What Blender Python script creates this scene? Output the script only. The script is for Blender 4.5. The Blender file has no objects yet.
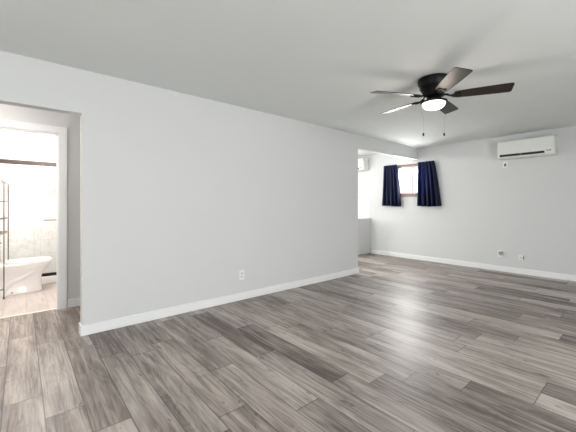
import bpy, bmesh, math, random
from mathutils import Vector, Matrix
C = bpy.context.scene.collection
R = math.radians
random.seed(4)

# ---------------------------------------------------------------- camera, world, lights, exposure
YAW = 49.7
CAM_Z = 1.2
cd = bpy.data.cameras.new('camera'); cam = bpy.data.objects.new('camera', cd); C.objects.link(cam)
cam.location = (0, 0, CAM_Z)
cam.rotation_euler = (R(90), 0, R(YAW))
cd.sensor_width = 36; cd.lens = 315 / 576 * 36; cd.shift_y = -11 / 576
cd.clip_start = .05
bpy.context.scene.camera = cam
vs = bpy.context.scene.view_settings
vs.view_transform = 'Standard'; vs.look = 'None'; vs.gamma = 1; vs.use_curve_mapping = False
vs.exposure = -0.6

w = bpy.data.worlds.new('sky'); bpy.context.scene.world = w; w.use_nodes = True
w.node_tree.nodes['Background'].inputs[0].default_value = (.96, .98, 1, 1)
w.node_tree.nodes['Background'].inputs[1].default_value = 6.0

def area(name, loc, rot, sx, sy, power, col=(1, 1, 1)):
    l = bpy.data.lights.new(name, 'AREA'); l.shape = 'RECTANGLE'; l.size = sx; l.size_y = sy
    l.energy = power; l.color = col
    o = bpy.data.objects.new(name, l); C.objects.link(o); o.location = loc; o.rotation_euler = rot
    return o
# daylight just outside the windows the room has (right wall, wall behind the camera, kitchen side wall)
area('daylight_right', (2.75, 1.3, 1.3), (0, R(90), 0), 1.9, 2.2, 250, (.985, .995, 1))
area('daylight_front', (-.8, -2.45, 1.25), (R(90), 0, 0), 2.4, 1.9, 6, (.985, .995, 1))
area('daylight_back', (-3.55, 6.80, 1.75), (R(-90), 0, 0), 1.0, .7, 240, (.99, 1, 1))
area('daylight_kitchen', (-6.45, 4.6, 1.5), (0, R(-90), 0), 1.1, 1.4, 90, (1, 1, .99))

# ---------------------------------------------------------------- materials
def mat(name, col, rough=.5, metal=0, spec=.5, emit=None, es=0, noise=0, nscale=20, bump=0, bscale=200):
    m = bpy.data.materials.new(name); m.use_nodes = True
    nt = m.node_tree; b = nt.nodes['Principled BSDF']
    b.inputs['Base Color'].default_value = (*col, 1); b.inputs['Roughness'].default_value = rough
    b.inputs['Metallic'].default_value = metal; b.inputs['Specular IOR Level'].default_value = spec
    if emit: b.inputs['Emission Color'].default_value = (*emit, 1); b.inputs['Emission Strength'].default_value = es
    tc = nt.nodes.new('ShaderNodeTexCoord')
    if noise:
        n = nt.nodes.new('ShaderNodeTexNoise'); n.inputs['Scale'].default_value = nscale; n.inputs['Detail'].default_value = 4
        mx = nt.nodes.new('ShaderNodeMix'); mx.data_type = 'RGBA'
        mx.inputs['A'].default_value = (*[c * (1 - noise) for c in col], 1); mx.inputs['B'].default_value = (*[min(1, c * (1 + noise)) for c in col], 1)
        nt.links.new(tc.outputs['Object'], n.inputs['Vector']); nt.links.new(n.outputs['Fac'], mx.inputs['Factor'])
        nt.links.new(mx.outputs['Result'], b.inputs['Base Color'])
    if bump:
        n = nt.nodes.new('ShaderNodeTexNoise'); n.inputs['Scale'].default_value = bscale; n.inputs['Detail'].default_value = 3
        bp = nt.nodes.new('ShaderNodeBump'); bp.inputs['Strength'].default_value = bump; bp.inputs['Distance'].default_value = .002
        nt.links.new(tc.outputs['Object'], n.inputs['Vector']); nt.links.new(n.outputs['Fac'], bp.inputs['Height'])
        nt.links.new(bp.outputs['Normal'], b.inputs['Normal'])
    return m

class NG:
    def __init__(s, nt): s.nt = nt
    def new(s, t, **k):
        n = s.nt.nodes.new(t)
        for a, v in k.items(): setattr(n, a, v)
        return n
    def put(s, sock, v):
        if isinstance(v, (int, float)): sock.default_value = v
        elif isinstance(v, tuple): sock.default_value = v
        else: s.nt.links.new(v, sock)
    def m(s, op, a, b=None, c=None):
        n = s.new('ShaderNodeMath', operation=op)
        for i, v in enumerate((a, b, c)):
            if v is not None: s.put(n.inputs[i], v)
        return n.outputs[0]
    def xyz(s, x, y, z=0):
        n = s.new('ShaderNodeCombineXYZ')
        for i, v in enumerate((x, y, z)): s.put(n.inputs[i], v)
        return n.outputs[0]
    def noise(s, vec, scale=1, detail=3, rough=.5, dist=0):
        n = s.new('ShaderNodeTexNoise'); s.put(n.inputs['Vector'], vec)
        n.inputs['Scale'].default_value = scale; n.inputs['Detail'].default_value = detail
        n.inputs['Roughness'].default_value = rough; n.inputs['Distortion'].default_value = dist
        return n.outputs['Fac']
    def wn(s, vec):
        n = s.new('ShaderNodeTexWhiteNoise', noise_dimensions='3D'); s.put(n.inputs['Vector'], vec)
        return n.outputs['Value']
    def mix(s, f, a, b, blend='MIX'):
        n = s.new('ShaderNodeMix', data_type='RGBA', blend_type=blend)
        s.put(n.inputs['Factor'], f); s.put(n.inputs['A'], a); s.put(n.inputs['B'], b)
        return n.outputs['Result']
    def ramp(s, f, lo, hi):
        n = s.new('ShaderNodeMapRange', interpolation_type='SMOOTHSTEP')
        s.put(n.inputs[0], f); n.inputs[1].default_value = lo; n.inputs[2].default_value = hi
        return n.outputs[0]

def plank_mat(name, dark, mid, light, W=.187, L=1.22, y0=.104, rough=.36, contrast=1.0, seamk=.75, ends={}, tones=()):
    m = bpy.data.materials.new(name); m.use_nodes = True
    g = NG(m.node_tree); b = m.node_tree.nodes['Principled BSDF']
    sp = g.new('ShaderNodeSeparateXYZ'); tc = g.new('ShaderNodeTexCoord')
    m.node_tree.links.new(tc.outputs['Object'], sp.inputs[0])
    X, Y = sp.outputs[0], sp.outputs[1]
    v = g.m('DIVIDE', g.m('SUBTRACT', Y, y0), W)
    row = g.m('FLOOR', v); fv = g.m('SUBTRACT', v, row)
    off = g.wn(g.xyz(row, 3.7, 1.3))
    u = g.m('ADD', g.m('DIVIDE', X, L), g.m('MULTIPLY', off, 5.0))
    for k, xe in ends.items():        # rows whose board ends are known: shift the row so a joint falls at xe
        hit = g.m('COMPARE', row, float(k), .1)
        u = g.m('ADD', g.m('MULTIPLY', u, g.m('SUBTRACT', 1.0, hit)), g.m('MULTIPLY', hit, g.m('DIVIDE', g.m('SUBTRACT', X, xe), L)))
    colm = g.m('FLOOR', u); fu = g.m('SUBTRACT', u, colm)
    idv = g.xyz(row, colm, 5.1)
    r1 = g.wn(idv); r2 = g.wn(g.xyz(colm, row, 9.3))
    tn = r1
    for k, c, v_ in tones:            # individual boards that are lighter or darker
        hit = g.m('MULTIPLY', g.m('COMPARE', row, float(k), .1), g.m('COMPARE', colm, float(c), .1))
        tn = g.m('ADD', g.m('MULTIPLY', tn, g.m('SUBTRACT', 1.0, hit)), g.m('MULTIPLY', hit, v_))
    # grain coordinates, shifted per plank
    gx = g.m('ADD', X, g.m('MULTIPLY', r1, 37.0)); gy = g.m('ADD', Y, g.m('MULTIPLY', r2, 53.0))
    fine = g.noise(g.xyz(g.m('MULTIPLY', gx, 3.0), g.m('MULTIPLY', gy, 85.0)), 1, 4, .6)
    med = g.noise(g.xyz(g.m('MULTIPLY', gx, 1.6), g.m('MULTIPLY', gy, 24.0)), 1, 5, .62, 1.0)
    # cathedral rings
    wv = g.noise(g.xyz(g.m('MULTIPLY', gx, .9), g.m('MULTIPLY', gy, 5.0)), 1, 2, .5, .4)
    rings = g.m('ABSOLUTE', g.m('SINE', g.m('MULTIPLY', wv, 60.0)))
    # knots
    kn = g.noise(g.xyz(g.m('MULTIPLY', gx, 5.5), g.m('MULTIPLY', gy, 20.0)), 1, 3, .55, .8)
    knot = g.ramp(kn, .625, .73)
    broad = g.noise(g.xyz(g.m('MULTIPLY', gx, 1.3), g.m('MULTIPLY', gy, 6.0)), 1, 2, .5, .3)
    tone = g.m('ADD', g.m('MULTIPLY', tn, .62 * contrast), g.m('MULTIPLY', g.m('SUBTRACT', broad, .5), 1.25 * contrast))
    tone = g.m('ADD', tone, g.m('MULTIPLY', g.m('SUBTRACT', med, .5), 1.75 * contrast))
    tone = g.m('ADD', tone, g.m('MULTIPLY', g.m('SUBTRACT', fine, .5), .85))
    tone = g.m('ADD', tone, g.m('MULTIPLY', g.m('SUBTRACT', rings, .5), .14))
    tone = g.m('ADD', tone, .17)
    cr = g.new('ShaderNodeValToRGB'); g.put(cr.inputs[0], tone)
    e = cr.color_ramp.elements; e[0].position = 0; e[0].color = (*dark, 1); e[1].position = 1; e[1].color = (*light, 1)
    x = e.new(.5); x.color = (*mid, 1)
    c = g.mix(g.m('MULTIPLY', knot, .65), cr.outputs[0], (*[d * .45 for d in dark], 1))
    warm = g.mix(g.m('MULTIPLY', r2, .30), c, (1.0, .93, .88, 1), 'MULTIPLY')
    ev = g.m('MULTIPLY', g.m('MINIMUM', fv, g.m('SUBTRACT', 1.0, fv)), W)
    eu = g.m('MULTIPLY', g.m('MINIMUM', fu, g.m('SUBTRACT', 1.0, fu)), L)
    ed = g.m('MINIMUM', ev, eu)
    seam = g.m('SUBTRACT', 1.0, g.ramp(ed, .0012, .0045))
    c2 = g.mix(g.m('MULTIPLY', seam, seamk), warm, (*[d * .35 for d in dark], 1))
    g.put(b.inputs['Base Color'], c2)
    g.put(b.inputs['Roughness'], g.m('ADD', rough, g.m('MULTIPLY', fine, .12)))
    b.inputs['Specular IOR Level'].default_value = .5
    bp = g.new('ShaderNodeBump'); bp.inputs['Strength'].default_value = .12; bp.inputs['Distance'].default_value = .002
    g.put(bp.inputs['Height'], g.m('SUBTRACT', g.m('MULTIPLY', fine, .4), seam))
    g.put(b.inputs['Normal'], bp.outputs[0])
    return m

def marble_mat():
    m = bpy.data.materials.new('marble_tile'); m.use_nodes = True
    g = NG(m.node_tree); b = m.node_tree.nodes['Principled BSDF']
    sp = g.new('ShaderNodeSeparateXYZ'); tc = g.new('ShaderNodeTexCoord')
    m.node_tree.links.new(tc.outputs['Object'], sp.inputs[0])
    h = g.m('ADD', sp.outputs[1], g.m('MULTIPLY', sp.outputs[0], 1.0)); z = sp.outputs[2]
    v = g.m('DIVIDE', z, .61); u = g.m('DIVIDE', g.m('ADD', h, 6.53), .305)
    fv = g.m('FRACT', v); fu = g.m('FRACT', u)
    n = g.noise(g.xyz(g.m('MULTIPLY', h, 1.5), g.m('MULTIPLY', z, 1.6), g.wn(g.xyz(g.m('FLOOR', u), g.m('FLOOR', v), 1.))), 1.6, 6, .6, 1.6)
    vein = g.m('SUBTRACT', 1.0, g.ramp(g.m('ABSOLUTE', g.m('SUBTRACT', n, .5)), 0, .035))
    c = g.mix(g.m('MULTIPLY', vein, .35), (.86, .85, .84, 1), (.55, .52, .50, 1))
    e = g.m('MINIMUM', g.m('MULTIPLY', g.m('MINIMUM', fv, g.m('SUBTRACT', 1., fv)), .61), g.m('MULTIPLY', g.m('MINIMUM', fu, g.m('SUBTRACT', 1., fu)), .305))
    seam = g.m('SUBTRACT', 1.0, g.ramp(e, .001, .004))
    g.put(b.inputs['Base Color'], g.mix(g.m('MULTIPLY', seam, .5), c, (.6, .57, .55, 1)))
    b.inputs['Roughness'].default_value = .2
    return m

def subway_mat():
    m = bpy.data.materials.new('white_backsplash_tile'); m.use_nodes = True
    nt = m.node_tree; b = nt.nodes['Principled BSDF']
    tc = nt.nodes.new('ShaderNodeTexCoord'); mp = nt.nodes.new('ShaderNodeMapping'); mp.inputs['Rotation'].default_value = (R(90), 0, 0)
    br = nt.nodes.new('ShaderNodeTexBrick'); br.inputs['Color1'].default_value = (.80, .80, .81, 1); br.inputs['Color2'].default_value = (.77, .77, .78, 1)
    br.inputs['Mortar'].default_value = (.62, .62, .62, 1); br.inputs['Scale'].default_value = 1; br.inputs['Mortar Size'].default_value = .002
    br.inputs['Brick Width'].default_value = .15; br.inputs['Row Height'].default_value = .075
    nt.links.new(tc.outputs['Object'], mp.inputs[0]); nt.links.new(mp.outputs[0], br.inputs['Vector']); nt.links.new(br.outputs[0], b.inputs['Base Color'])
    b.inputs['Roughness'].default_value = .25
    return m

def glass_mat(name, tint=(1, 1, 1), gl=.08):
    m = bpy.data.materials.new(name); m.use_nodes = True; nt = m.node_tree
    for n in list(nt.nodes):
        if n.type == 'BSDF_PRINCIPLED': nt.nodes.remove(n)
    out = [n for n in nt.nodes if n.type == 'OUTPUT_MATERIAL'][0]
    t = nt.nodes.new('ShaderNodeBsdfTransparent'); t.inputs[0].default_value = (*tint, 1)
    gs = nt.nodes.new('ShaderNodeBsdfGlossy'); gs.inputs['Roughness'].default_value = .02
    mx = nt.nodes.new('ShaderNodeMixShader'); mx.inputs[0].default_value = gl
    nt.links.new(t.outputs[0], mx.inputs[1]); nt.links.new(gs.outputs[0], mx.inputs[2]); nt.links.new(mx.outputs[0], out.inputs[0])
    return m

def curtain_mat():
    m = bpy.data.materials.new('navy_satin'); m.use_nodes = True; nt = m.node_tree
    b = nt.nodes['Principled BSDF']; out = [n for n in nt.nodes if n.type == 'OUTPUT_MATERIAL'][0]
    b.inputs['Base Color'].default_value = (.003, .0065, .034, 1); b.inputs['Roughness'].default_value = .5
    b.inputs['Specular IOR Level'].default_value = .3; b.inputs['Sheen Weight'].default_value = .0; b.inputs['Sheen Tint'].default_value = (.2, .3, .8, 1)
    tr = nt.nodes.new('ShaderNodeBsdfTranslucent'); tr.inputs[0].default_value = (.02, .05, .22, 1)
    mx = nt.nodes.new('ShaderNodeMixShader'); mx.inputs[0].default_value = .16
    tc = nt.nodes.new('ShaderNodeTexCoord'); n = nt.nodes.new('ShaderNodeTexNoise'); n.inputs['Scale'].default_value = 120
    bp = nt.nodes.new('ShaderNodeBump'); bp.inputs['Strength'].default_value = .1; bp.inputs['Distance'].default_value = .002
    nt.links.new(tc.outputs['Object'], n.inputs[0]); nt.links.new(n.outputs['Fac'], bp.inputs['Height']); nt.links.new(bp.outputs[0], b.inputs['Normal'])
    nt.links.new(b.outputs[0], mx.inputs[1]); nt.links.new(tr.outputs[0], mx.inputs[2]); nt.links.new(mx.outputs[0], out.inputs[0])
    return m

def blade_mat():
    m = bpy.data.materials.new('blade_walnut'); m.use_nodes = True
    g = NG(m.node_tree); b = m.node_tree.nodes['Principled BSDF']
    sp = g.new('ShaderNodeSeparateXYZ'); tc = g.new('ShaderNodeTexCoord'); m.node_tree.links.new(tc.outputs['Object'], sp.inputs[0])
    n = g.noise(g.xyz(g.m('MULTIPLY', sp.outputs[0], 4.), g.m('MULTIPLY', sp.outputs[1], 110.)), 1, 4, .6)
    g.put(b.inputs['Base Color'], g.mix(n, (.007, .005, .004, 1), (.024, .016, .013, 1)))
    b.inputs['Roughness'].default_value = .4; b.inputs['Specular IOR Level'].default_value = .35
    return m

M = dict(
    wall=mat('wall_paint', (.66, .669, .665), .75, noise=.012, nscale=3, bump=.25, bscale=260, spec=.3),
    ceil=mat('ceiling_paint', (.755, .785, .775), .85, noise=.015, nscale=4, bump=.4, bscale=180, spec=.2),
    bathwall=mat('bathroom_paint', (.86, .84, .82), .6, noise=.01, nscale=4),
    trim=mat('trim_paint', (.84, .85, .85), .35, noise=.01, nscale=8),
    floor=plank_mat('grey_vinyl_plank', (.085, .068, .058), (.262, .226, .201), (.48, .43, .39),
        ends={-1: -2.52, 0: -2.23, 1: -1.93, 2: -2.83, 6: -1.37, 7: -2.06, 10: -1.13, 11: -.83, 12: -.49, 14: -1.07},
        tones=((0, -1, .8), (-1, -1, .75), (0, 0, .45), (1, -1, .3), (2, 0, .6), (2, -1, .1), (6, -1, .8), (7, -1, .1), (10, 0, .15), (11, 0, .15), (12, -1, .8), (7, 0, .6), (6, 0, .4))),
    bathfloor=plank_mat('bathroom_plank', (.40, .375, .355), (.50, .47, .445), (.60, .57, .545), W=.2, y0=.05, contrast=.6, seamk=.3),
    marble=marble_mat(), subway=subway_mat(),
    black=mat('fan_black_metal', (.003, .003, .003), .45, .0, spec=.2, noise=.2, nscale=40),
    blade=blade_mat(),
    lamp=mat('frosted_lamp_glass', (.95, .93, .9), .3, emit=(1, .90, .80), es=6, noise=.01),
    lamp2=mat('ceiling_dome_glass', (.95, .94, .92), .3, emit=(1, .93, .88), es=3, noise=.01),
    chain=mat('chain_metal', (.12, .10, .09), .4, .8, noise=.1),
    ac=mat('ac_plastic', (.80, .81, .77), .38, noise=.01, nscale=6),
    acdark=mat('ac_slot_dark', (.012, .012, .013), .5, noise=.1),
    acgrey=mat('ac_grey', (.30, .30, .29), .5, noise=.05),
    plate=mat('plate_plastic', (.84, .84, .82), .35, noise=.01),
    slot=mat('socket_dark', (.03, .03, .03), .6, noise=.1),
    socket=mat('socket_face', (.72, .72, .70), .4, noise=.02),
    porcelain=mat('porcelain', (.88, .865, .85), .12, noise=.005, nscale=5),
    seat=mat('seat_plastic', (.92, .91, .90), .2, noise=.005),
    bronze=mat('bronze_metal', (.012, .006, .004), .4, .2, noise=.15, nscale=30),
    blackrail=mat('black_rail_metal', (.01, .008, .008), .35, .4, noise=.1),
    rack=mat('rack_brushed_metal', (.17, .145, .13), .35, .8, noise=.1, nscale=50),
    steel=mat('brushed_steel', (.45, .43, .42), .25, 1, noise=.05, nscale=50),
    wood=mat('window_wood', (.28, .18, .155), .45, noise=.25, nscale=30),
    vinyl=mat('window_vinyl', (.55, .47, .47), .4, noise=.02),
    navy=curtain_mat(),
    rod=mat('rod_metal', (.06, .055, .06), .35, .7, noise=.1),
    glass=glass_mat('window_glass'), showerglass=glass_mat('shower_glass', (.97, .985, .98), .003),
    cab=mat('cabinet_paint', (.60, .60, .605), .45, noise=.015, nscale=10),
    counter=mat('counter_laminate', (.62, .62, .62), .3, noise=.08, nscale=120),
    strip=mat('threshold_metal', (.72, .68, .64), .35, .3, noise=.05, nscale=60),
    toe=mat('toe_kick_dark', (.05, .045, .04), .6, noise=.1),
)

# ---------------------------------------------------------------- mesh helpers
def box(bm, x0, y0, z0, x1, y1, z1):
    vs_ = [bm.verts.new(p) for p in ((x0,y0,z0),(x1,y0,z0),(x1,y1,z0),(x0,y1,z0),(x0,y0,z1),(x1,y0,z1),(x1,y1,z1),(x0,y1,z1))]
    for f in ((0,3,2,1),(4,5,6,7),(0,1,5,4),(1,2,6,5),(2,3,7,6),(3,0,4,7)): bm.faces.new([vs_[i] for i in f])
    return bm
def BX(*boxes):
    bm = bmesh.new()
    for b in boxes: box(bm, *b)
    return bm
def loft(bm, rings, cap=True):
    rr = [[bm.verts.new(p) for p in r] for r in rings]
    for a, b in zip(rr, rr[1:]):
        n = len(a)
        for i in range(n): bm.faces.new((a[i], a[(i+1) % n], b[(i+1) % n], b[i]))
    if cap:
        bm.faces.new(list(reversed(rr[0]))); bm.faces.new(rr[-1])
    return bm
def lathe(prof, n=40, c=(0, 0)):
    bm = bmesh.new()
    loft(bm, [[(c[0] + max(r, 1e-4) * math.cos(2*math.pi*i/n), c[1] + max(r, 1e-4) * math.sin(2*math.pi*i/n), z) for i in range(n)] for r, z in prof])
    return bm
def tube(bm, pts, r, n=10):
    pts = [Vector(p) for p in pts]; rings = []
    up = None
    for i, p in enumerate(pts):
        d = (pts[min(i+1, len(pts)-1)] - pts[max(i-1, 0)]).normalized()
        if up is None: up = Vector((0, 0, 1)) if abs(d.z) < .9 else Vector((1, 0, 0))
        s = d.cross(up).normalized(); t = s.cross(d).normalized(); up = t
        rings.append([p + s * r * math.cos(2*math.pi*k/n) + t * r * math.sin(2*math.pi*k/n) for k in range(n)])
    return loft(bm, rings)
def obj(name, bm, m, parent=None, bevel=0, smooth=False, seg=2):
    bmesh.ops.recalc_face_normals(bm, faces=bm.faces)
    me = bpy.data.meshes.new(name); bm.to_mesh(me); bm.free()
    if smooth:
        for p in me.polygons: p.use_smooth = True
    me.materials.append(m)
    o = bpy.data.objects.new(name, me); C.objects.link(o)
    if parent: o.parent = parent
    if bevel:
        b = o.modifiers.new('bevel', 'BEVEL'); b.width = bevel; b.segments = seg; b.limit_method = 'ANGLE'; b.angle_limit = R(40)
    if smooth:
        e = o.modifiers.new('split', 'EDGE_SPLIT'); e.split_angle = R(42)
    return o
def struct(name, bm, m, parent=None, bevel=0):
    o = obj(name, bm, m, parent, bevel)
    if not parent: o['kind'] = 'structure'
    return o
def thing(name, label, cat, loc=(0, 0, 0), rotz=0, group=None):
    o = bpy.data.objects.new(name, None); C.objects.link(o); o.empty_display_size = .1
    o.location = loc; o.rotation_euler = (0, 0, rotz); o['label'] = label; o['category'] = cat
    if group: o['group'] = group
    return o
def tag(o, label, cat, group=None):
    o['label'] = label; o['category'] = cat
    if group: o['group'] = group
    return o

# ---------------------------------------------------------------- structure
H = 2.44
XL, XI = -3.42, -3.53            # living-room face and far face of the left wall
YB = 6.63                        # back wall face
XR, YF = 2.6, -2.3
XH = -4.46                       # hall wall face
# floors and ceiling
struct('floor', BX((-4.515, YF-.1, -.1, XR+.1, YB+.12, 0), (-6.4, 2.5, -.1, -4.515, YB+.12, 0)), M['floor'])
struct('floor_bathroom', BX((-6.9, -.6, -.1, -4.515, .75, 0)), M['bathfloor'])
struct('ceiling', BX((-6.95, YF-.1, H, XR+.1, YB+.12, H+.1)), M['ceil'])
# left wall: hall opening, solid run, header over the kitchen opening
struct('wall_left', BX((XI, YF, 0, XL, -.75, H), (XI, -.75, 2.04, XL, .427, H), (XI, .427, 0, XL, 4.51, H), (XI, 4.51, 2.19, XL, YB, H)), M['wall'])
# back wall with the small window opening
WX0, WX1, WZ0, WZ1 = -3.96, -3.17, 1.44, 2.06
struct('wall_back', BX((-6.4, YB, 0, WX0, YB+.12, H), (WX1, YB, 0, XR+.1, YB+.12, H), (WX0, YB, 0, WX1, YB+.12, WZ0), (WX0, YB, WZ1, WX1, YB+.12, H)), M['wall'])
struct('wall_right', BX((XR, YF, 0, XR+.1, .0, H), (XR, 2.6, 0, XR+.1, YB, H), (XR, .0, 0, XR+.1, 2.6, .35), (XR, .0, 2.25, XR+.1, 2.6, H)), M['wall'])
struct('wall_front', BX((-4.57, YF-.1, 0, -2.0, YF, H), (.4, YF-.1, 0, XR+.1, YF, H), (-2.0, YF-.1, 0, .4, YF, .3), (-2.0, YF-.1, 2.2, .4, YF, H)), M['wall'])
# hall
DY0, DY1, DZ = -.40, .333, 2.022
struct('wall_hall', BX((-4.57, YF, 0, XH, DY0, H), (-4.57, DY1, 0, XH, 1.1, H), (-4.57, DY0, DZ, XH, DY1, H), (XH, 1.0, 0, XI, 1.1, H)), M['wall'])
# bathroom shell
struct('wall_bathroom', BX((-6.9, -.52, 0, -4.57, -.42, H), (-6.9, .55, 0, -4.57, .65, H), (-6.9, -.42, 0, -6.8, .55, H)), M['bathwall'])
struct('wall_shower_tile', BX((-6.8, -.42, 0, -6.785, .55, 1.98), (-6.785, .535, 0, -6.06, .55, 1.98)), M['marble'])
# kitchen shell
struct('wall_kitchen', BX((-6.4, 2.5, 0, -6.3, 3.9, H), (-6.4, 5.3, 0, -6.3, YB, H), (-6.4, 3.9, 0, -6.3, 5.3, .95), (-6.4, 3.9, 2.05, -6.3, 5.3, H), (-6.3, 2.5, 0, XI, 2.6, H)), M['wall'])

def baseboard(name, pts, h=.098, t=.015):   # pts: list of (x0,y0,x1,y1) rectangles already thick
    return struct(name, BX(*[(a, b, 0.001, c, d, h) for a, b, c, d in pts]), M['trim'], bevel=.005)
baseboard('baseboard_left', [(XL, .412, XL+.015, 4.51), (XI, .412, XL, .427), (XI, 4.51, XL+.015, 4.525)])
baseboard('baseboard_back', [(-4.615, YB-.015, XR, YB)])
baseboard('baseboard_hall', [(XH, DY1+.079, XH+.015, 1.0)])

# bathroom door frame in the hall wall: casing and jamb
d = BX((XH, DY1-.002, 0, XH+.018, DY1+.076, DZ+.076), (XH, DY0-.076, 0, XH+.018, DY0+.002, DZ+.076), (XH, DY0, DZ-.002, XH+.018, DY1, DZ+.076))
door = struct('door_1', d, M['trim'], bevel=.004)
obj('jamb', BX((-4.57, DY1-.014, 0, XH, DY1+.0, DZ), (-4.57, DY0, 0, XH, DY0+.014, DZ), (-4.57, DY0, DZ-.014, XH, DY1, DZ)), M['trim'], door)
struct('trim_1', BX((-4.53, DY0+.015, 0, -4.49, DY1-.015, .006)), M['strip'], bevel=.002)

# back window: timber frame, vinyl slider, panes
wf = struct('window_1', BX((WX0-.05, YB-.016, WZ0-.055, WX1+.05, YB, WZ0), (WX0-.05, YB-.016, WZ1, WX1+.05, YB, WZ1+.05),
    (WX0-.05, YB-.016, WZ0, WX0, YB, WZ1), (WX1, YB-.016, WZ0, WX1+.05, YB, WZ1),
    (WX0, YB, WZ0, WX0+.012, YB+.12, WZ1), (WX1-.012, YB, WZ0, WX1, YB+.12, WZ1), (WX0, YB, WZ1-.012, WX1, YB+.12, WZ1), (WX0, YB, WZ0, WX1, YB+.12, WZ0+.012)), M['wood'])
mx = (WX0 + WX1) / 2
obj('sash_frame', BX((WX0+.012, YB+.06, WZ0+.012, WX0+.045, YB+.09, WZ1-.012), (WX1-.045, YB+.06, WZ0+.012, WX1-.012, YB+.09, WZ1-.012), (mx-.024, YB+.055, WZ0+.03, mx+.024, YB+.095, WZ1-.03),
    (WX0+.012, YB+.06, WZ0+.012, WX1-.012, YB+.09, WZ0+.04), (WX0+.012, YB+.06, WZ1-.04, WX1-.012, YB+.09, WZ1-.012)), M['vinyl'], wf)
for a, b in ((WX0+.04, mx-.014), (mx+.014, WX1-.04)):
    obj('window_pane', BX((a, YB+.073, WZ0+.035, b, YB+.077, WZ1-.035)), M['glass'], wf)
def plain_window(name, axis, c, a0, a1, z0, z1):
    def P(u0, zz0, u1, zz1, t0, t1): return (c+t0, u0, zz0, c+t1, u1, zz1) if axis == 'x' else (u0, c+t0, zz0, u1, c+t1, zz1)
    f = struct(name, BX(P(a0, z0, a0+.06, z1, -.03, .03), P(a1-.06, z0, a1, z1, -.03, .03), P(a0, z0, a1, z0+.06, -.03, .03), P(a0, z1-.06, a1, z1, -.03, .03), P((a0+a1)/2-.03, z0, (a0+a1)/2+.03, z1, -.03, .03)), M['vinyl'])
    obj('window_pane', BX(P(a0+.06, z0+.06, a1-.06, z1-.06, -.004, .004)), M['glass'], f)
plain_window('window_2', 'x', XR+.05, .0, 2.6, .35, 2.25)
plain_window('window_3', 'y', YF-.05, -2.0, .4, .3, 2.2)
plain_window('window_4', 'x', -6.35, 3.9, 5.3, .95, 2.05)

# ---------------------------------------------------------------- curtains and rod
def curtain(label, xt0, xt1, xb0, xb1, ph, nfold):
    z1, z0 = 2.125, 1.175
    bm = bmesh.new(); NX, NZ = 110, 26; grid = []
    for j in range(NZ + 1):
        t = j / NZ; z = z1 + (z0 - z1) * t; row = []
        s = t ** .8
        for i in range(NX + 1):
            u = i / NX
            x = (xt0 + (xt1 - xt0) * u) * (1 - s) + (xb0 + (xb1 - xb0) * u) * s
            amp = .013 + .034 * t
            if .03 < t < .07: amp *= .45
            y = YB - .075 + amp * math.sin(2*math.pi * nfold * u + ph + .5 * math.sin(3.1 * t + ph)) + .006 * math.sin(2*math.pi * nfold * 2.3 * u + 2 * ph)
            x += .006 * math.sin(2*math.pi * nfold * u * 1.0 + 1.3 + ph)
            zz = z + (.006 * math.sin(2*math.pi*nfold*u*2) if t < .03 else 0) + (.008 * math.sin(5*u + ph) if t > .95 else 0)
            row.append(bm.verts.new((x, y, zz)))
        grid.append(row)
    for a, b in zip(grid, grid[1:]):
        for i in range(NX): bm.faces.new((a[i], a[i+1], b[i+1], b[i]))
    o = obj('curtain', bm, M['navy'], smooth=False)
    for p in o.data.polygons: p.use_smooth = True
    m = o.modifiers.new('cloth_thickness', 'SOLIDIFY'); m.thickness = .0025; m.offset = 0
    tag(o, label, 'curtain', 'navy curtains at the small window')
curtain('navy blue satin curtain at the left of the small window, nearer the kitchen counter', -4.235, -3.885, -4.29, -3.78, .4, 5.0)
curtain('dark navy curtain flaring to the right of the small window, nearer the large air conditioner', -3.385, -3.03, -3.42, -2.90, 1.9, 5.0)
rod = thing('curtain_rod', 'thin dark curtain rod across the small window holding two navy curtains', 'curtain rod', (-3.64, YB, 2.095))
bm = bmesh.new(); tube(bm, [(-.58, -.046, 0), (.59, -.046, 0)], .006); obj('rod', bm, M['rod'], rod, smooth=True)
for s in (-1, 1):
    bm = bmesh.new(); tube(bm, [(s*.10*5.7, -.0, -.0), (s*.10*5.7, -.046, 0)], .006); box(bm, s*.10*5.7-.012, -.004, -.03, s*.10*5.7+.012, 0, .03); obj('bracket', bm, M['rod'], rod)
    obj('finial', lathe([(.003, -.008), (.007, -.005), (.009, 0), (.007, .005), (.003, .008)], 16), M['rod'], rod, smooth=True).location = (s*.59, -.046, 0)

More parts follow.
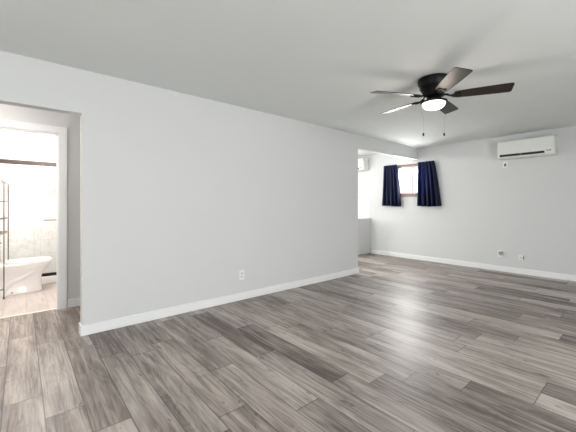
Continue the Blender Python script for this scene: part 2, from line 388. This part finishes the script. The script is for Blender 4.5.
# ---------------------------------------------------------------- mini-split air conditioners
def rrect_profile(pts, x0, x1):
    bm = bmesh.new(); loft(bm, [[(x0, y, z) for y, z in pts], [(x1, y, z) for y, z in pts]]); return bm
def air_conditioner(label, x0, x1, z0, z1):
    hh = z1 - z0; t = thing('air_conditioner', label, 'air conditioner', ((x0+x1)/2, YB, z0), 0, 'wall air conditioners')
    W = (x1 - x0) / 2; D = .215
    prof = [(0, 0), (0, hh), (-D*.86, hh), (-D*.97, hh-.012), (-D, hh-.035), (-D, hh*.27), (-D*.975, hh*.06), (-D*.93, 0.0)]
    obj('housing', rrect_profile(prof, -W, W), M['ac'], t, bevel=.006, smooth=False)
    obj('front_panel', BX((-W+.008, -D-.007, hh*.31, W-.008, -D-.001, hh-.02)), M['ac'], t, bevel=.004)
    obj('air_outlet', BX((-W+.035, -D-.001, hh*.065, W-.13, -D*.88, hh*.215)), M['acdark'], t)
    lv = obj('louver', BX((-W+.037, -.012, -.004, W-.132, .004, .004)), M['ac'], t, bevel=.002)
    lv.location = (0, -D-.001, hh*.058); lv.rotation_euler = (R(-35), 0, 0)
    obj('divider', BX((-.06, -D-.003, hh*.10, -.052, -D+.004, hh*.20)), M['acgrey'], t)
    obj('display_panel', BX((W-.135, -D-.008, hh*.30, W-.03, -D-.004, hh*.36)), M['plate'], t)
    bm = BX((W-.105, -D-.0085, hh*.19, W-.085, -D+.01, hh*.25), (W-.075, -D-.0085, hh*.19, W-.045, -D+.01, hh*.25))
    obj('indicator', bm, M['acgrey'], t)
    obj('intake_grille', BX(*[(-W+.03, -D*.8+.02*k, hh, W-.03, -D*.8+.02*k+.008, hh+.004) for k in range(8)]), M['ac'], t)
air_conditioner('white wall air conditioner with dark outlet slot high on the grey back wall at right', -1.85, -1.065, 2.01, 2.315)
air_conditioner('white wall air conditioner in the kitchen, mostly hidden behind the end of the left wall', -5.48, -4.70, 2.065, 2.355)

# ---------------------------------------------------------------- ceiling fan
FX, FY = -1.432, 3.09; ZB = 2.26
fan = thing('ceiling_fan', 'black five blade hugger ceiling fan with lit white bowl lamp and pull chains', 'ceiling fan', (FX, FY, H))
def rel(z): return z - H
obj('motor_housing', lathe([(.128, 0), (.143, -.004), (.147, -.02), (.145, -.045), (.136, -.075), (.124, -.10), (.112, -.125), (.10, -.14), (.098, -.146)], 56), M['black'], fan, smooth=True)
obj('housing_band', lathe([(.125, -.082), (.1345, -.084), (.1345, -.092), (.12, -.094)], 56), M['black'], fan, smooth=True)
obj('blade_hub', lathe([(.085, -.147), (.095, -.150), (.095, -.176), (.085, -.182), (.06, -.186)], 48), M['black'], fan, smooth=True)
obj('switch_housing', lathe([(.055, -.18), (.062, -.186), (.066, -.21), (.085, -.225), (.112, -.224), (.122, -.228), (.122, -.238), (.113, -.243), (.1045, -.243), (.102, -.234)], 48), M['black'], fan, smooth=True)
bowl = obj('lamp_bowl', lathe([(.102, -.232), (.104, -.240), (.103, -.252), (.096, -.272), (.080, -.287), (.055, -.297), (.028, -.302), (.001, -.303)], 48), M['lamp'], fan, smooth=True)
HEAD = 90 + YAW
for k in range(5):
    a = R(HEAD - (41.6 + 72 * k))
    bm = bmesh.new()
    # outline of a blade along +x, thickness in z
    pts = []
    xs0, xs1 = .175, .648
    up = [(xs0, .045), (xs0+.02, .056), (.30, .064), (.45, .070), (.60, .074), (.632, .073), (.643, .067), (xs1, .056)]
    out = [(x, y) for x, y in up] + [(x, -y) for x, y in reversed(up)]
    loft(bm, [[(x, y, -.003) for x, y in out], [(x, y, .003) for x, y in out]])
    b = obj('blade', bm, M['blade'], fan, bevel=.0015)
    b.location = (0, 0, ZB - H); b.rotation_euler = (R(-13), 0, a)
    # bracket: forked iron from hub to blade root, sub-part of the blade
    bm = bmesh.new()
    tube(bm, [(.075, 0, .012), (.11, 0, .012), (.14, 0, -.004), (.17, 0, -.010), (.20, 0, -.009)], .010, 8)
    for s in (-1, 1):
        tube(bm, [(.145, 0, -.006), (.17, s*.022, -.009), (.20, s*.030, -.009), (.235, s*.026, -.008)], .0065, 8)
    box(bm, .185, -.034, -.009, .225, .034, -.003)
    br = obj('blade_bracket', bm, M['black'], b, smooth=True)
    for sx, sy in ((.195, .024), (.195, -.024), (.216, 0)):
        bm = bmesh.new()
        loft(bm, [[(sx + .005*math.cos(q*math.pi/4), sy + .005*math.sin(q*math.pi/4), z) for q in range(8)] for z in (-.0135, -.008)])
        obj('screw', bm, M['chain'], b)
rv = Vector((math.cos(R(YAW)), math.sin(R(YAW)), 0))
for s, zb in ((-1.02, -.545), (1.02, -.545)):
    px_, py_ = rv.x * s * .1, rv.y * s * .1
    bm = bmesh.new(); tube(bm, [(px_*.62, py_*.62, -.218), (px_*1.0, py_*1.0, -.222), (px_*1.28, py_*1.28, -.235), (px_*1.33, py_*1.33, -.26), (px_, py_, -.40), (px_, py_, zb)], .0009, 6)
    c = obj('pull_chain', bm, M['chain'], fan)
    obj('fob', lathe([(.002, zb+.014), (.006, zb+.010), (.008, zb), (.008, zb-.012), (.004, zb-.018)], 14, (px_, py_)), M['black'], c, smooth=True)
l = bpy.data.lights.new('fan_lamp', 'POINT'); l.energy = 6; l.color = (1, .88, .76); l.shadow_soft_size = .09
lo = bpy.data.objects.new('fan_lamp', l); C.objects.link(lo); lo.parent = fan; lo.location = (0, 0, -.425)

# ---------------------------------------------------------------- wall plates
def plate(label, loc, rotz, kind, group=None):
    t = thing('wall_outlet' if kind != 'coax' else 'cable_plate', label, 'outlet' if kind != 'coax' else 'wall plate', loc, rotz, group)
    # local: +y out of the wall
    obj('cover_plate', BX((-.037, 0, -.06, .037, .006, .06)), M['plate'], t, bevel=.003)
    if kind == 'duplex':
        for z in (-.021, .021):
            s = obj('socket', BX((-.016, .004, z-.014, .016, .009, z+.014)), M['socket'], t, bevel=.004)
            obj('slot', BX((-.009, .007, z-.003, -.006, .0095, z+.008), (.006, .007, z-.003, .009, .0095, z+.008), (-.003, .007, z-.010, .003, .0095, z-.005)), M['slot'], s)
    elif kind == 'single':
        s = obj('socket', BX((-.013, .004, -.024, .013, .009, .024)), M['slot'], t, bevel=.003)
    elif kind == 'coax':
        obj('coax_jack', lathe([(.014, 0), (.014, .006), (.008, .007), (.008, .02), (.003, .021)], 16), M['slot'], t, smooth=True).rotation_euler = (R(-90), 0, 0)
        t.children[-1].location = (0, .004, 0)
        bm = bmesh.new(); tube(bm, [(-.037, .004, .03), (-.045, .012, .0), (-.045, .02, -.025), (-.062, .012, -.025)], .004, 8)
        obj('cable_stub', bm, M['slot'], t, smooth=True)
    return t
plate('white duplex outlet low on the long left wall', (XL, 2.13, .315), R(-90), 'duplex')
p = plate('white duplex outlet with dark adapter plugged in, low on the back wall', (-1.87, YB, .32), R(180), 'duplex')
bm = bmesh.new(); box(bm, -.045, .004, -.012, .014, .045, .04); obj('plug_adapter', bm, M['acgrey'], p, bevel=.006)
plate('square white cable plate with black jack right of the low back wall outlet', (-1.556, YB, .288), R(180), 'coax').scale = (.85, 1, .68)
plate('single white outlet with dark socket just below the right air conditioner', (-1.79, YB, 1.918), R(180), 'single')

# ---------------------------------------------------------------- kitchen: base cabinet, counter, backsplash
cab = thing('base_cabinet', 'light grey kitchen base cabinet against the back wall, its end panel showing', 'cabinet', (-5.4, YB, 0))
obj('body', BX((-.68, -.56, .10, .765, -.016, .835), (.747, -.56, .012, .765, -.016, .0995)), M['cab'], cab, bevel=.002)
obj('toe_kick', BX((-.68, -.50, 0.001, .745, -.016, .10)), M['toe'], cab)
for i in range(3):
    dd = obj('door', BX((-.67+.48*i, -.58, .12, -.20+.475*i, -.561, .82)), M['cab'], cab, bevel=.003)
    bm = bmesh.new(); tube(bm, [(-.26+.475*i, -.58, .66), (-.26+.475*i, -.605, .67), (-.26+.475*i, -.605, .76), (-.26+.475*i, -.58, .77)], .005); obj('handle', bm, M['steel'], dd)
tag(obj('countertop', BX((-6.28, YB-.60, .8355, -4.625, YB-.001, .872)), M['counter'], bevel=.004), 'thin grey countertop on the kitchen base cabinet', 'countertop')
struct('trim_2', BX((-6.28, YB-.012, .8725, -4.665, YB, 1.345)), M['subway'])

# ceiling dome lamps (kitchen and bathroom, plus an added one for the hall)
def dome(label, x, y, power, col, r=.15):
    t = thing('ceiling_light', label, 'lamp', (x, y, H))
    obj('lamp_base', lathe([(r*.95, 0), (r, -.004), (r, -.02), (r*.95, -.022)], 40), M['trim'], t, smooth=True)
    obj('dome', lathe([(r*.93, -.021), (r*.92, -.035), (r*.8, -.06), (r*.5, -.08), (.002, -.088)], 40), M['lamp2'], t, smooth=True)
    l = bpy.data.lights.new('dome_lamp', 'POINT'); l.energy = power; l.color = col; l.shadow_soft_size = .07
    o = bpy.data.objects.new('dome_lamp', l); C.objects.link(o); o.parent = t; o.location = (0, 0, -.17)
dome('white glass dome light on the kitchen ceiling', -5.2, 4.0, 135, (1, .98, .95))
dome('unseen dome light added on the hall ceiling to brighten the hall', -4.0, -.9, 48, (1, .90, .85), .12)  # added out of view as warm fill for hall wall and jamb
dome('white glass dome light on the bathroom ceiling', -5.25, .33, 150, (1, .90, .85), .13)

# ---------------------------------------------------------------- bathroom
def ellipse(z, back, front, hw, n=44, p=2.4):
    yc = (back + front) / 2; hl = (front - back) / 2; r = []
    for i in range(n):
        a = 2*math.pi*i/n; c, s = math.cos(a), math.sin(a)
        x = hw * math.copysign(abs(c) ** (2/p), c); y = hl * math.copysign(abs(s) ** (2/p), s)
        r.append((x, yc + y, z))
    return r
to = thing('toilet', 'white porcelain toilet with seat down beside the metal rack in the bathroom', 'toilet', (-5.70, 0, 0))
bm = bmesh.new()
loft(bm, [ellipse(0.001, -.34, .235, .135, p=3), ellipse(.02, -.34, .238, .138, p=3), ellipse(.04, -.335, .232, .13, p=3), ellipse(.12, -.33, .225, .122, p=2.6), ellipse(.20, -.33, .225, .125), ellipse(.27, -.33, .25, .142), ellipse(.33, -.33, .30, .168), ellipse(.375, -.33, .332, .184), ellipse(.398, -.33, .338, .187), ellipse(.402, -.33, .33, .18)])
obj('bowl', bm, M['porcelain'], to, smooth=True)
bm = bmesh.new()   # trapway relief on the side
tube(bm, [(.105, .14, .30), (.112, .02, .22), (.108, -.10, .17), (.105, -.16, .09), (.105, -.19, .03)], .035, 14)
obj('trapway', bm, M['porcelain'], to, smooth=True)
bm = bmesh.new(); loft(bm, [ellipse(.4025, -.16, .343, .186, p=2.1), ellipse(.410, -.165, .348, .190, p=2.1), ellipse(.420, -.16, .343, .186, p=2.1)]); obj('seat', bm, M['seat'], to, smooth=True)
bm = bmesh.new(); loft(bm, [ellipse(.423, -.165, .338, .182, p=2.1), ellipse(.432, -.17, .345, .187, p=2.1), ellipse(.443, -.165, .335, .178, p=2.1), ellipse(.447, -.14, .30, .15, p=2.1)]); obj('lid', bm, M['seat'], to, smooth=True)
tk = obj('tank', BX((-.20, -.405, .403, .20, -.215, .76)), M['porcelain'], to, bevel=.02, seg=4)
obj('tank_lid', BX((-.21, -.412, .761, .21, -.205, .795)), M['porcelain'], to, bevel=.008)
bm = bmesh.new(); tube(bm, [(.12, -.214, .70), (.12, -.195, .70)], .012); tube(bm, [(.12, -.198, .70), (.05, -.194, .69)], .006); obj('flush_lever', bm, M['steel'], tk)
obj('bolt_cap', lathe([(.013, .018), (.013, .03), (.008, .038), (.001, .04)], 14, (.130, -.09)), M['steel'], to, smooth=True)

# over-toilet rack
rk = thing('storage_rack', 'tall thin metal wire rack standing over the bathroom toilet', 'rack', (-5.68, -.165, 0))
def leg(x, y, h):
    bm = bmesh.new(); tube(bm, [(x, y, .001), (x, y, h)], .007); box(bm, x-.012, y-.012, 0.001, x+.012, y+.012, .02)
    obj('leg', bm, M['rack'], rk)
leg(.27, -.0, 1.50); leg(-.25, .03, 1.50); leg(.27, -.22, 1.50); leg(-.25, -.22, 1.50)
bm = bmesh.new()
tube(bm, [(.27, 0, 1.49), (.265, -.02, 1.515), (.262, -.05, 1.52), (.262, -.17, 1.52), (.265, -.2, 1.515), (.27, -.22, 1.49)], .007)
tube(bm, [(-.25, .03, 1.49), (-.25, 0, 1.515), (-.25, -.05, 1.52), (-.25, -.17, 1.52), (-.25, -.2, 1.515), (-.25, -.22, 1.49)], .007)
tube(bm, [(.27, 0, 1.488), (-.25, .03, 1.488)], .006)
obj('top_rail', bm, M['rack'], rk)
for z in (1.25, 1.02, .83):
    bm = bmesh.new()
    tube(bm, [(.27, 0, z), (-.25, .03, z)], .006); tube(bm, [(.27, -.22, z), (-.25, -.22, z)], .006)
    tube(bm, [(.27, 0, z), (.27, -.22, z)], .006); tube(bm, [(-.25, .03, z), (-.25, -.22, z)], .006)
    for k in range(1, 12):
        x = .27 - .52*k/12; tube(bm, [(x, .03*k/12, z), (x, -.22, z)], .0025, 6)
    obj('wire_shelf', bm, M['rack'], rk)
bm = bmesh.new(); tube(bm, [(.27, 0, .12), (.27, -.22, .12)], .006); obj('stretcher', bm, M['rack'], rk)

# shower: curb, sliding glass door, towel bar handle
tag(obj('shower_curb', BX((-6.14, -.419, 0.0, -6.02, .534, .115)), M['porcelain'], bevel=.012), 'low white shower curb behind the toilet', 'curb')
sd = thing('shower_door', 'framed sliding glass shower door with bronze top rail behind the toilet', 'shower door', (-6.06, .065, .116))
def S(x0, y0, z0, x1, y1, z1): return (x0+6.06, y0-.065, z0-.116, x1+6.06, y1-.065, z1-.116)
obj('bottom_rail', BX(S(-6.09, -.419, .116, -6.03, .535, .158)), M['blackrail'], sd, bevel=.003)
obj('top_rail', BX(S(-6.09, -.419, 1.795, -6.03, .535, 1.855)), M['bronze'], sd, bevel=.004)
for xx, y0, y1 in ((-6.047, -.415, .17), (-6.073, .14, .533)):
    gp = obj('glass_panel', BX(S(xx-.003, y0, .158, xx+.003, y1, 1.795)), M['showerglass'], sd)
bm = bmesh.new()
for a in (.28, .50): tube(bm, [Vector(S(-6.07, a, .97, 0, 0, 0)[:3]), Vector(S(-6.02, a, .97, 0, 0, 0)[:3])], .006)
tube(bm, [Vector(S(-6.02, .255, .97, 0, 0, 0)[:3]), Vector(S(-6.02, .525, .97, 0, 0, 0)[:3])], .008)
obj('handle_bar', bm, M['rack'], sd)
